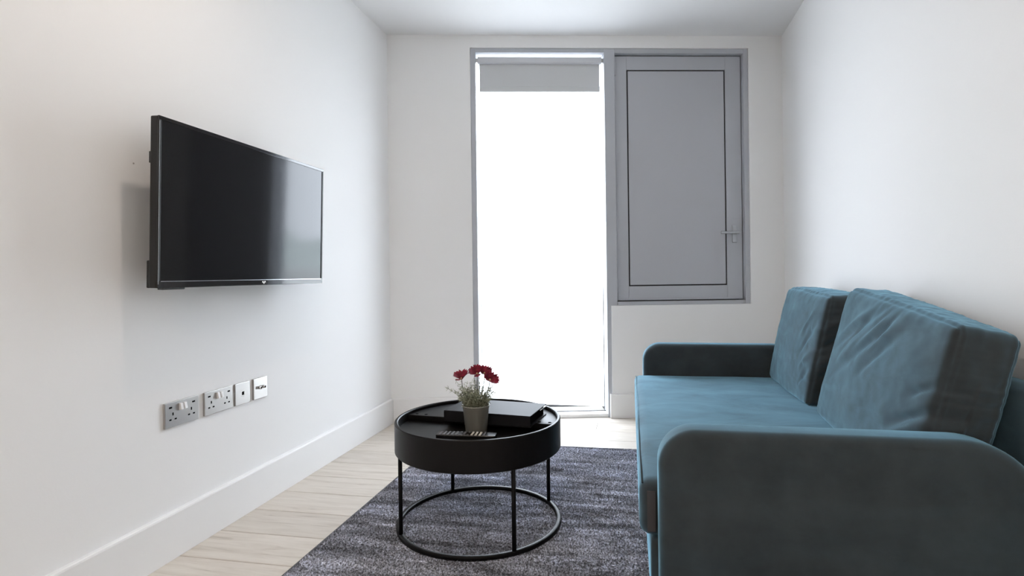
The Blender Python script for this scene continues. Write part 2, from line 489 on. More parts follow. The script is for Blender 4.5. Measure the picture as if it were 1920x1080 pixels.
# skirting boards
SK_H, SK_T = 0.158, 0.018
def skirting_profile(inner, sgn):
    # (depth, z) polygon with an eased top edge
    return [(inner, 0.0005), (inner + sgn*SK_T, 0.0005), (inner + sgn*SK_T, SK_H-0.007), (inner + sgn*(SK_T-0.002), SK_H-0.002), (inner + sgn*(SK_T-0.007), SK_H), (inner, SK_H)]
struct(prism('baseboard_left', skirting_profile(XL, 1), 'y', YR, back_y(XL)-0.004, M['skirting']))
struct(prism('baseboard_right', skirting_profile(XR, -1), 'y', YR, back_y(XR)-0.02, M['skirting']))
def sk_x(name, s0, s1):
    poly = skirting_profile(0.0, -1)
    o = prism(name, poly, 'x', s0, s1, M['skirting']); return struct(wf(o))
sk_x('baseboard_back', SL + SK_T*0.9, WS0 + 0.002)
sk_x('baseboard_back', WSM - 0.016, SR - SK_T*1.3)
struct(prism('baseboard_rear', [(YR, 0.0005), (YR+SK_T, 0.0005), (YR+SK_T, SK_H), (YR, SK_H)], 'x', XL+SK_T, XR-SK_T, M['skirting']))

# ------------------------------------------------------------------ tall fixed window
def wempty(name):
    o = bpy.data.objects.new(name, None); o.empty_display_size = 0.05; link(o); o.matrix_world = WF
    o['kind'] = 'structure'; return o
def wpart(name, s0, s1, y0, y1, z0, z1, mat, parent, bev=0.002):
    return box(name, s0, s1, y0, y1, z0, z1, mat, parent, bev)
FY = 0.010; GY = 0.100
w1 = wempty('window_1'); w1['label'] = 'tall floor-length window with a grey metal frame'
J0, J1 = -1.034, -0.188
wpart('jamb', WS0+0.0005, J0, FY, 0.14, 0.0, WTOP-0.0005, M['frame'], w1)
wpart('mullion', J1, -0.118, FY, 0.14, 0.0, WTOP-0.0005, M['frame'], w1)
wpart('head_rail', J0, J1, FY, 0.14, 2.408, WTOP-0.0005, M['frame'], w1)
wpart('threshold', J0, J1, 0.016, 0.112, -0.012, 0.024, M['ledge'], w1)
wpart('bottom_rail', J0, J1, 0.112, 0.14, -0.012, 0.018, M['frame'], w1)
wpart('glass_pane', J0+0.001, J1-0.001, GY, GY+0.008, 0.024, 2.408, M['glass'], w1, 0)
for sx in (J0 + 0.014, J1 - 0.006):
    wpart('gasket', sx-0.0022, sx+0.0022, GY+0.012, GY+0.02, 0.024, 0.86, M['gasket'], w1, 0)
wpart('gasket', J0, J1, GY-0.006, GY-0.001, 0.024, 0.0275, M['gasket'], w1, 0)
wpart('outside_sill', J0, J1, 0.141, 0.27, -0.02, 0.016, M['stone'], w1)

# ------------------------------------------------------------------ grey casement panel beside it
w2 = wempty('window_2'); w2['label'] = 'solid grey vent panel casement beside the tall window'
R0 = 0.744
wpart('jamb', R0, WS1-0.0005, FY, 0.14, WSILL+0.0005, WTOP-0.0005, M['frame'], w2)
wpart('head_rail', -0.118, R0, FY, 0.14, 2.404, WTOP-0.0005, M['frame'], w2)
wpart('bottom_rail', -0.118, R0, FY, 0.14, WSILL+0.0005, 0.762, M['frame'], w2)
wpart('backing', -0.118, R0, 0.125, 0.138, 0.762, 2.404, M['gasket'], w2, 0)
SY = 0.046
so0, so1, sz0, sz1 = -0.1125, 0.739, 0.768, 2.397
pi0, pi1, pz0, pz1 = -0.032, 0.634, 0.862, 2.307
bm = bmesh.new()
add_box(bm, so0, pi0, SY, 0.12, sz0, sz1, 0.002)
add_box(bm, pi1, so1, SY, 0.12, sz0, sz1, 0.002)
add_box(bm, pi0, pi1, SY+0.0001, 0.12, pz1, sz1, 0.001)
add_box(bm, pi0, pi1, SY+0.0001, 0.12, sz0, pz0, 0.001)
sash = bm_obj('sash', bm, M['frame'], w2)
g = 0.009
wpart('gasket', pi0+0.001, pi1-0.001, SY+0.007, SY+0.02, pz0+0.001, pz1-0.001, M['gasket'], w2, 0)
wpart('infill_panel', pi0+g, pi1-g, SY+0.001, 0.10, pz0+g, pz1-g, M['panel'], w2, 0.001)
wpart('sash_lip', so0+0.004, so1-0.004, SY-0.006, SY, sz0+0.001, sz0+0.014, M['frame'], w2, 0.002)
for hz in (2.31, 0.872):
    wpart('hinge', so0-0.004, so0+0.007, SY-0.016, SY+0.004, hz-0.045, hz+0.045, M['frame'], w2, 0.002)
hd = wpart('handle', 0.668, 0.701, SY-0.012, SY, 1.147, 1.265, M['handle'], w2, 0.004)
bm = bmesh.new()
add_tube(bm, [(0.686, SY-0.010, 1.212), (0.686, SY-0.042, 1.212)], 0.009, 12)
add_box(bm, 0.575, 0.702, SY-0.054, SY-0.040, 1.204, 1.220, 0.005, 3)
bm_obj('lever', bm, M['handle'], hd)

# ------------------------------------------------------------------ roller blind
rb = thing('roller_blind', 'half-raised grey roller blind at the top of the tall window', 'blind')
rb.matrix_world = WF
BY = 0.050
prism('cassette', rounded_rect(BY-0.022, BY+0.022, 2.343, 2.386, 0.010, 4), 'x', -1.020, -0.202, M['blind_case'], rb)
for s0, s1 in ((-1.0338, -1.020), (-0.202, -0.1882)):
    box('bracket', s0, s1, BY-0.012, BY+0.012, 2.352, 2.378, M['steel'], rb, 0.002)
box('fabric', -1.010, -0.212, BY+0.001, BY+0.004, 2.170, 2.350, M['blind'], rb)
prism('bottom_bar', rounded_rect(BY-0.006, BY+0.010, 2.160, 2.196, 0.005, 4), 'x', -1.010, -0.212, M['blind'], rb)
for sx in (-1.0165, -0.2065):
    tube('guide_wire', [(sx, BY+0.004, 2.352), (sx, BY+0.004, 0.0245)], 0.0011, M['steel'], rb, 6)

# ------------------------------------------------------------------ ceiling lamp behind the camera
LP = (-0.35, -0.95)
lamp = thing('ceiling_lamp', 'round flush ceiling lamp with a warm diffuser behind the viewer', 'lamp', (LP[0], LP[1], ZC))
lathe('lamp_base', [(0, 0), (0.21, 0), (0.21, -0.028), (0.195, -0.03), (0, -0.03)], M['white'], lamp)
lathe('diffuser', [(0.192, -0.031), (0.192, -0.055), (0.17, -0.075), (0.10, -0.085), (0, -0.087)], emit('lamp_glow', LAMP_COLOR, LAMP_STRENGTH), lamp)

dl = thing('downlight', 'small recessed ceiling downlight above the middle of the room', 'lamp', (-0.80, 1.405, ZC))
lathe('trim_ring', [(0.040, 0), (0.052, 0), (0.052, -0.004), (0.049, -0.006), (0.040, -0.004)], M['white'], dl, 40, closed=True)
lathe('lens', [(0.040, -0.0015), (0, -0.0015)], emit('downlight_glow', (1.0, 0.84, 0.70), DOWNLIGHT_STRENGTH), dl, 40)

# ------------------------------------------------------------------ rug
RX0, RX1, RY0, RY1 = -1.099, 0.62, 0.95, 3.003
rug = thing('rug', 'large grey short-pile rug under the coffee table and sofa', 'rug', (0, 0, 0.0))
NP = np.random.default_rng(3)
nx, ny = 230, 270
gx = np.linspace(RX0, RX1, nx); gy = np.linspace(RY0, RY1, ny)
X, Y = np.meshgrid(gx, gy)
RCX, RCY, RRR = -0.31, 1.90, 0.33
def rug_h(x, y):
    d = np.hypot(x-RCX, y-RCY)
    h = 0.010 + 0.0008*np.sin(y*38 + 2*np.sin(x*3.1)) + 0.0006*np.sin(y*71 + 1.3*np.sin(x*5.3+1))
    h = h + 0.0022*np.exp(-((d-RRR)/0.016)**2) + 0.0016*np.exp(-((d-RRR+0.075)/0.016)**2)
    return h
Z = rug_h(X, Y) + NP.normal(0, 0.0007, X.shape)
edge = np.minimum.reduce([X-RX0, RX1-X, Y-RY0, RY1-Y])
Z = np.where(edge < 0.004, 0.003, Z)
v = np.stack([X.ravel(), Y.ravel(), Z.ravel()], 1)
idx = np.arange(nx*ny).reshape(ny, nx)
f = np.stack([idx[:-1, :-1].ravel(), idx[:-1, 1:].ravel(), idx[1:, 1:].ravel(), idx[1:, :-1].ravel()], 1)
def np_mesh(name, v, f, mat, parent, smooth=True):
    me = bpy.data.meshes.new(name)
    k = f.shape[1]
    me.vertices.add(len(v)); me.vertices.foreach_set('co', np.asarray(v, np.float32).ravel())
    me.loops.add(f.size); me.loops.foreach_set('vertex_index', np.asarray(f, np.int32).ravel())
    me.polygons.add(len(f)); me.polygons.foreach_set('loop_start', np.arange(0, f.size, k, dtype=np.int32))
    me.update(calc_edges=True); me.validate()
    if smooth: me.polygons.foreach_set('use_smooth', np.ones(len(f), bool))
    me.materials.append(mat)
    o = bpy.data.objects.new(name, me)
    return link(o, parent)
np_mesh('rug_base', v, f, M['rug'], rug)
# short pile: little triangular tufts, leaning in brushed streaks (only the open part of the rug)
n = 330000
px = NP.uniform(RX0+0.003, 0.10, n); py = NP.uniform(1.25, RY1-0.002, n)
lean = 0.5*np.sin(py*21 + 1.7*np.sin(px*2.3)) + 0.5*np.sin(py*47 + 2.1*np.sin(px*3.7+2))
dd = np.hypot(px-RCX, py-RCY)
arc = np.exp(-((dd-RRR)/0.02)**2) + 0.8*np.exp(-((dd-RRR+0.075)/0.018)**2)
lean = lean - 2.0*arc
L = NP.uniform(0.0045, 0.0085, n); ang = NP.uniform(0, 2*np.pi, n); w = NP.uniform(0.0011, 0.0021, n)
bx, by = np.cos(ang)*w, np.sin(ang)*w
base = rug_h(px, py) - 0.001
tipx = px + NP.normal(0, 0.002, n); tipy = py + lean*0.0035 + NP.normal(0, 0.0018, n); tipz = base + L
V = np.empty((n, 3, 3)); V[:, 0] = np.stack([px-bx, py-by, base], 1); V[:, 1] = np.stack([px+bx, py+by, base], 1); V[:, 2] = np.stack([tipx, tipy, tipz], 1)
pile = np_mesh('pile', V.reshape(-1, 3), np.arange(3*n).reshape(-1, 3), M['rug_pile'], rug, False)
pile['kind'] = 'stuff'
box('binding', RX0-0.006, RX0+0.003, RY0, RY1, 0.0008, 0.0125, M['rug_edge'], rug, 0.003)
box('binding', RX0, RX1, RY1-0.003, RY1+0.004, 0.0008, 0.0115, M['rug_edge'], rug, 0.003)

RUGZ = 0.014
# ------------------------------------------------------------------ coffee table
TX, TY, TR, TZ = -0.5957, 2.0458, 0.313, 0.409
tb = thing('coffee_table', 'round black drum coffee table on a thin metal ring base', 'table', (TX, TY, RUGZ))
z = lambda a: a - RUGZ
ZB = 0.298; ZLOW = 0.374; ZHI = 0.397
lathe('drum', [(0, z(ZB)), (TR-0.004, z(ZB)), (TR, z(ZB+0.004)), (TR, z(TZ-0.003)), (TR-0.003, z(TZ)), (TR-0.010, z(TZ)), (TR-0.013, z(TZ-0.003)), (TR-0.013, z(ZLOW)), (0, z(ZLOW))], M['table'], tb, 128)
auto_smooth(tb.children[-1], 30)
DIV = -0.1                                                    # slope of the dividing edge
phi = math.atan(DIV)
# raised half-round lid over the rear half
Ri = TR - 0.0145
pts = [(Ri*math.cos(a), Ri*math.sin(a)) for a in np.linspace(phi, phi+math.pi, 64)]
def lid_poly(shift): return pts
lid = prism('lid', pts, 'z', z(ZLOW)+0.0002, z(ZHI), M['table'], tb, 0.0012, 2)
auto_smooth(lid, 30)
for hx in (-0.272, -0.232, 0.236, 0.276):
    px_, py_ = hx*math.cos(phi) - 0.020*math.sin(phi), hx*math.sin(phi) + 0.022*math.cos(phi)
    lathe('finger_hole', [(0, 0.0006), (0.0065, 0.0006), (0.0065, -0.004)], M['dark'], lid, 16, (px_, py_, z(ZHI)))
for k in range(4):
    a = math.radians(38.3 + 90*k)
    cxk, cyk = 0.303*math.cos(a), 0.303*math.sin(a)
    tube('leg', [(cxk, cyk, 0.004), (cxk, cyk, z(ZB)+0.002)], 0.0075, M['black_metal'], tb, 14)
rp = [(-0.0085, 0.0), (0.0085, 0.0), (0.0085, 0.011), (0.0065, 0.0135), (-0.0065, 0.0135), (-0.0085, 0.011)]
lathe('base_ring', [(0.303+a, b) for a, b in rp], M['black_metal'], tb, 128, (0, 0, 0), True, True)
auto_smooth(tb.children[-1], 30)

# black document folder on the lid
fw, fd, fh = 0.345, 0.205, 0.042
fo = thing('folder', 'thick black leatherette folder lying on the coffee table lid', 'folder', (-0.534, 2.078, ZHI+0.0006), math.radians(-7.6))
box('cover', -fw/2, fw/2, -fd/2, fd/2, 0, 0.0035, M['folder'], fo, 0.0015)
box('cover', -fw/2, fw/2, -fd/2, fd/2, fh-0.0035, fh, M['folder'], fo, 0.0015)
box('spine', -fw/2, fw/2, -fd/2, -fd/2+0.004, 0.0036, fh-0.0036, M['folder'], fo, 0.0015)
box('pages', -fw/2+0.006, fw/2-0.010, -fd/2+0.0045, fd/2-0.01, 0.0036, fh-0.0037, M['dark'], fo)
tube('pen', [(fw/2-0.004, fd/2-0.075, fh-0.010), (fw/2-0.004, fd/2-0.005, fh-0.010)], 0.004, M['chrome'], fo, 10)

# remote control on the lower tray
rm = thing('remote_control', 'slim black television remote with pale buttons in front of the pot', 'remote', (-0.588, 1.868, ZLOW+0.0008), math.radians(4))
rw, rd, rh = 0.212, 0.046, 0.019
prism('body', rounded_rect(-rw/2, rw/2, -rd/2, rd/2, 0.007, 5), 'z', 0, rh, M['remote'], rm, 0.003, 3)
for i in range(13):
    for j in range(4):
        x = -rw/2 + 0.014 + i*0.0142; y = -0.0165 + j*0.011
        if i in (8, 9) and False: continue
        pale = i in (8, 9, 10)
        if i == 12: continue
        if (i in (5, 6, 7)) and j in (1, 2) and i != 6: continue
        lathe('button', [(0.0042, 0), (0.0042, 0.0014), (0.0032, 0.002), (0, 0.002)], M['btn_light'] if pale else M['btn_grey'], rm, 10, (x, y, rh-0.0002))

# ------------------------------------------------------------------ potted flowers
PX, PY = -0.572, 1.934
pl = thing('potted_flowers', 'small zinc pot of red cosmos flowers on the coffee table', 'plant', (PX, PY, ZLOW+0.0006))
PH = 0.105
pot = lathe('pot', [(0, 0), (0.036, 0), (0.0375, 0.002), (0.0475, PH-0.004), (0.0495, PH), (0.0475, PH+0.001), (0.0455, PH-0.004), (0.043, 0.07), (0, 0.07)], M['pot'], pl, 48)
lathe('rim', [(0.0488+0.0016*math.cos(a), PH+0.0016*math.sin(a)) for a in np.linspace(0, 2*math.pi, 9)[:-1]], M['pot_rim'], pot, 48, closed=True)
lathe('soil', [(0.0455, PH-0.012), (0.03, PH-0.007), (0, PH-0.005)], M['soil'], pl, 32)
# feathery foliage
bm = bmesh.new(); rg = random.Random(11)
def blade(bm, p, d, ln, w):
    d = d.normalized(); s = d.cross(Vector((rg.uniform(-1,1), rg.uniform(-1,1), rg.uniform(-1,1)))).normalized()*w
    dr = Vector((0, 0, -0.12*ln))
    a = bm.verts.new(p - s); b = bm.verts.new(p + s); m1 = bm.verts.new(p + d*ln*0.55 + s*0.9); m0 = bm.verts.new(p + d*ln*0.55 - s*0.9); e = bm.verts.new(p + d*ln + dr)
    bm.faces.new((a, b, m1, m0)); bm.faces.new((m0, m1, e))
for i in range(150):
    a = rg.uniform(0, 2*math.pi); r0 = 0.034*math.sqrt(rg.random()); spread = rg.uniform(0.03, 0.62)*(0.4 + r0/0.034*0.6)
    p = Vector((r0*math.cos(a), r0*math.sin(a), PH-0.010))
    d = Vector((math.cos(a)*spread, math.sin(a)*spread, 1)).normalized()
    ln = rg.uniform(0.03, 0.085) if rg.random() < 0.8 else rg.uniform(0.085, 0.105)
    nseg = 6; prev = p
    for k in range(nseg):
        q = prev + d*(ln/nseg)
        blade(bm, prev, q-prev, (q-prev).length*1.15, 0.00055)
        for _ in range(4):
            dl = (d*0.7 + Vector((rg.gauss(0,1), rg.gauss(0,1), rg.gauss(0.25,0.7)))*0.75)
            blade(bm, q, dl, rg.uniform(0.008, 0.018), rg.uniform(0.0006, 0.0011))
        d = (d + Vector((math.cos(a)*0.10, math.sin(a)*0.10, rg.uniform(-0.12, 0.05)))).normalized()
        prev = q
for i in range(700):   # dense low tuft
    a = rg.uniform(0, 2*math.pi); r0 = 0.046*math.sqrt(rg.random())
    p = Vector((r0*math.cos(a), r0*math.sin(a), PH-0.008 + rg.uniform(0, 0.035)))
    blade(bm, p, Vector((math.cos(a)*0.6+rg.gauss(0,0.5), math.sin(a)*0.6+rg.gauss(0,0.5), rg.uniform(0.1, 1.2))), rg.uniform(0.008, 0.020), rg.uniform(0.0006, 0.0012))
fol = bm_obj('foliage', bm, M['leaf'], pl); fol['kind'] = 'stuff'

def flower(pos, tilt, az, rad, open_, npet=6, seed=0):
    r = random.Random(seed)
    base = Vector((pos[0]*0.25, pos[1]*0.25, PH-0.01)); top = Vector(pos)
    mid = base.lerp(top, 0.55) + Vector((pos[0]*0.18, pos[1]*0.18, 0))
    st = tube('stem', [base, base.lerp(mid, 0.5), mid, mid.lerp(top, 0.5)+Vector((pos[0]*0.04, 0, 0.002)), top], 0.0013, M['stem'], pl, 7)
    fl = bpy.data.objects.new('flower', None); fl.empty_display_size = 0.01
    fl.location = top; fl.rotation_euler = (tilt, 0, az); link(fl, pl)
    for k in range(npet):
        a = 2*math.pi*k/npet + r.uniform(-0.12, 0.12)
        vs, fs = [], []; nu, nv = 6, 7
        op = open_ + r.uniform(-0.32, 0.32); ln = rad*r.uniform(0.9, 1.1)
        for i in range(nu+1):
            u = i/nu
            wd = ln*0.40*(0.18 + 0.95*math.sin(min(u, 0.86)*math.pi/2*1.05))
            el = op*(1 - 0.55*u)                     # elevation flattens outwards
            rr = 0.003 + ln*u*math.cos(op*0.8); hh = ln*(math.sin(op)*u - 0.18*u*u)
            for j in range(nv+1):
                t = 2*j/nv - 1
                notch = (0.16*math.cos(t*9.0) - 0.22*t*t + r.uniform(-0.06, 0.06))*ln*u**3
                cup = 0.22*wd*t*t
                x, y, zz = rr + notch*math.cos(op), wd*t*(1-0.12*u*u), hh + cup + notch*0.4 + r.uniform(-1, 1)*0.0006
                vs.append((x*math.cos(a) - y*math.sin(a), x*math.sin(a) + y*math.cos(a), zz))
        W = nv+1
        for i in range(nu):
            for j in range(nv): fs.append((i*W+j, i*W+j+1, (i+1)*W+j+1, (i+1)*W+j))
        pt = mesh_obj('petal', vs, fs, M['petal'], fl, True)
        sm = pt.modifiers.new('thick', 'SOLIDIFY'); sm.thickness = 0.0007
    lathe('centre', [(0.0035, 0.0005), (0.0042, 0.003), (0.003, 0.006), (0, 0.0068)], M['stamen'], fl, 12)
flower((-0.052, -0.002, 0.197), 0.32, -0.3, 0.035, 0.72, 5, 1)
flower((0.010, -0.012, 0.218), 0.55, -0.2, 0.033, 0.80, 7, 2)
flower((0.030, 0.012, 0.216), 0.45, 0.6, 0.030, 0.75, 6, 5)
flower((0.053, -0.004, 0.196), 0.85, 0.9, 0.035, 0.72, 6, 3)

# ------------------------------------------------------------------ television on the left wall
TVX = -1.430
tv = thing('television', 'black flat-screen television mounted on the left wall', 'television', (TVX, 1.4425, 0.921))
tv.rotation_euler = (0, math.radians(1.6), 0)
TW, THt = 0.905, 0.527
box('cabinet', -0.030, -0.002, 0, TW, 0, THt, M['tv_black'], tv, 0.004)
prism('rear_housing', [(0.05, 0.0), (TW-0.05, 0.0), (TW-0.12, 0.30), (0.12, 0.30)], 'x', -0.062, -0.029, M['tv_black'], tv, 0.006)
box('screen', -0.003, -0.0004, 0.010, TW-0.010, 0.021, THt-0.012, M['tv_screen'], tv)
bz = [('bezel', 0, TW, THt-0.012, THt), ('bezel', 0, 0.010, 0.021, THt-0.012), ('bezel', TW-0.010, TW, 0.021, THt-0.012), ('bezel', 0, TW, 0, 0.021)]
for nm, a, b_, c, d in bz:
    box(nm, -0.004, 0.002, a, b_, c, d, M['tv_black'] if (d-c) > 0.1 else M['tv_gloss'], tv, 0.0012)
box('chrome_edge', 0.0018, 0.0026, 0.0015, 0.0032, 0.012, THt-0.016, M['chrome'], tv)
box('chrome_edge', 0.0018, 0.0026, 0.012, TW-0.010, 0.0200, 0.0216, M['chrome'], tv)
bm = bmesh.new()   # small pale maker's mark on the lower bezel
for dy, dz, ry, rz_ in ((-0.006, 0.0022, 0.0048, 0.0034), (0.006, 0.0022, 0.0048, 0.0034), (0.0, -0.0022, 0.0045, 0.0032)):
    vs = [bm.verts.new((0.0024, 0.493+dy+ry*math.cos(a), 0.0105+dz+rz_*math.sin(a))) for a in np.linspace(0, 2*math.pi, 13)[:-1]]
    bm.faces.new(vs)
bm_obj('maker_mark', bm, M['white'], tv)
box('sensor_housing', -0.028, -0.006, 0.030, 0.115, -0.006, 0.001, M['tv_black'], tv, 0.002)
box('side_housing', -0.040, -0.029, 0.0015, 0.05, 0.0, 0.085, M['tv_black'], tv, 0.003)
for z_ in (0.385,):
    prism('bracket_hook', [(0.006, z_), (0.03, z_-0.006), (0.03, z_+0.046), (0.006, z_+0.034)], 'x', -0.040, -0.029, M['tv_black'], tv, 0.002)
br = thing('wall_bracket', 'black metal wall bracket behind the television', 'bracket', (XL, 1.86, 1.19))
box('wall_plate', 0.0005, 0.006, -0.10, 0.10, -0.11, 0.11, M['black_metal'], br, 0.002)
for s in (-0.06, 0.06):
    box('arm', 0.006, 0.066, s-0.012, s+0.012, -0.02, 0.02, M['black_metal'], br, 0.003)

# ------------------------------------------------------------------ wall sockets
ZT = 0.5296; SH = 0.086
def plate(root, w, t=0.0085):
    return box('face_plate', 0.0004, t, 0, w, -SH, 0, M['steel'], root, 0.0016, 2)
def double_socket(y0, label):
    r = thing('double_socket', label, 'socket', (XL, y0, ZT), 0, 'steel sockets on the left wall')
    w = 0.146; plate(r, w)
    f = 0.0086
    for s in (-1, 1):
        c = w/2 + s*0.0365
        c2 = w/2 + s*0.040
        box('pin_hole', f-0.001, f+0.0002, c2-0.0025, c2+0.0025, -0.046, -0.036, M['dark'], r)
        for q in (-1, 1):
            box('pin_hole', f-0.001, f+0.0002, c2+q*0.011-0.0045, c2+q*0.011+0.0045, -0.062, -0.057, M['dark'], r)
        box('charging_slot', f-0.001, f+0.0002, w/2+s*0.050-0.0065, w/2+s*0.050+0.0065, -0.021, -0.0155, M['dark'], r)
        k = w/2 + s*0.0085
        prism('rocker_switch', [(f-0.001, -0.034), (f+0.010, -0.032), (f+0.006, -0.011), (f-0.001, -0.010)], 'y', k-0.0055, k+0.0055, M['white'], r, 0.0008, 2)
    box('switch_surround', f-0.0008, f+0.0003, w/2-0.019, w/2+0.019, -0.0355, -0.0085, M['steel'], r, 0.0003)
    return r
# prism extruded along y uses (x, z) pairs: first coordinate is x
double_socket(1.5939, 'brushed steel double socket nearest the viewer, leftmost of the wall plates')
double_socket(1.7683, 'brushed steel double socket next to the small data outlet')
r = thing('data_outlet', 'small square steel data outlet with one black port', 'socket', (XL, 1.9271, ZT), 0, 'steel sockets on the left wall')
plate(r, 0.086); box('port', 0.0076, 0.0087, 0.037, 0.050, -0.050, -0.036, M['dark'], r)
box('port_surround', 0.0076, 0.0086, 0.033, 0.054, -0.054, -0.034, M['white'], r, 0.0003)
r = thing('aerial_outlet', 'small square steel aerial outlet with two round connectors', 'socket', (XL, 2.0337, ZT), 0, 'steel sockets on the left wall')
box('face_plate', 0.0004, 0.0095, 0, 0.086, -SH, 0, M['steel'], r, 0.0016, 2)
for yy in (0.033, 0.058):
    bm = bmesh.new(); add_tube(bm, [(0.0090, yy, -0.040), (0.020, yy, -0.040)], 0.0062, 14)
    cn = bm_obj('connector', bm, M['chrome'], r, True)
    bm = bmesh.new(); add_tube(bm, [(0.0195, yy, -0.040), (0.0203, yy, -0.040)], 0.0044, 12)
    bm_obj('connector_hole', bm, M['dark'], cn)

# ------------------------------------------------------------------ sofa
SFX, SFY = 0.050, 1.385
SLEN, SDEP = 1.790, 0.885
sofa = thing('sofa', 'teal velvet two-seater sofa with rounded arms against the right wall', 'sofa', (SFX, SFY, RUGZ), 0.009)
AH = 0.565 - RUGZ; AT = 0.098
arm_prof = rounded_rect(0.0, 0.835, 0.03, AH, (0.03, 0.03, 0.17, 0.092), 14)
for y0 in (0.0, SLEN-AT):
    a = prism('arm', arm_prof, 'y', y0, y0+AT, M['velvet'], sofa, 0.024, 6, True)
SEATZ = 0.400 - RUGZ
def soft_block(name, x0, x1, y0, y1, z0, z1, r, parent, nx=40, ny=60, nz=10, noise=0.0, crown=0.0, seed=0):
    """Rounded upholstered block with a slight crown on top."""
    bm = bmesh.new()
    def face(o_, du, dv, nu, nv):
        g_ = [[bm.verts.new(Vector(o_) + Vector(du)*(i/nu) + Vector(dv)*(j/nv)) for j in range(nv+1)] for i in range(nu+1)]
        for i in range(nu):
            for j in range(nv): bm.faces.new((g_[i][j], g_[i+1][j], g_[i+1][j+1], g_[i][j+1]))
    dx, dy, dz = x1-x0, y1-y0, z1-z0
    face((x0,y0,z0), (dx,0,0), (0,dy,0), nx, ny); face((x0,y0,z1), (dx,0,0), (0,dy,0), nx, ny)
    face((x0,y0,z0), (dx,0,0), (0,0,dz), nx, nz); face((x0,y1,z0), (dx,0,0), (0,0,dz), nx, nz)
    face((x0,y0,z0), (0,dy,0), (0,0,dz), ny, nz); face((x1,y0,z0), (0,dy,0), (0,0,dz), ny, nz)
    bmesh.ops.remove_doubles(bm, verts=bm.verts[:], dist=1e-5)
    from mathutils import noise as mn
    for v_ in bm.verts:
        p = v_.co.copy()
        q = Vector((min(max(p.x, x0+r), x1-r), min(max(p.y, y0+r), y1-r), min(max(p.z, z0+r), z1-r)))
        d = p-q
        if d.length > r: p = q + d.normalized()*r
        u = (p.x-x0)/dx; w_ = (p.y-y0)/dy
        if p.z > z1-r: p.z += crown*(4*u*(1-u))**0.5*(4*w_*(1-w_))**0.5 + noise*mn.noise(Vector((p.x*4, p.y*4, seed)))
        v_.co = p
    return bm_obj(name, bm, M['velvet'], parent, True)
soft_block('seat', -0.046, 0.80, AT+0.004, SLEN-AT-0.004, SEATZ-0.148, SEATZ, 0.030, sofa, noise=0.004, crown=0.006)
# front seam of the seat and the grey webbing end strips
tube('seam', [(-0.0375, AT+0.02, SEATZ-0.0015-0.006), (-0.0375, SLEN-AT-0.02, SEATZ-0.0075)], 0.0026, M['velvet'], sofa, 8)
box('webbing_strip', -0.026, -0.004, AT-0.0005, AT+0.0036, SEATZ-0.128, SEATZ-0.022, M['lining'], sofa, 0.001)
soft_block('base', -0.018, 0.80, AT+0.002, SLEN-AT-0.002, 0.035, SEATZ-0.152, 0.012, sofa, 30, 40, 8)
prism('back_panel', rounded_rect(0.832, 0.910, 0.165, 0.675-RUGZ, (0.01, 0.01, 0.03, 0.03), 8), 'y', 0.03, SLEN-0.03, M['velvet'], sofa, 0.018, 5, True)
for (lx, ly) in ((0.08, 0.05), (0.74, 0.05), (0.08, SLEN-0.05), (0.74, SLEN-0.05)):
    lathe('leg', [(0, 0), (0.018, 0), (0.022, 0.032), (0, 0.032)], M['black_metal'], sofa, 20, (lx, ly, 0.0))

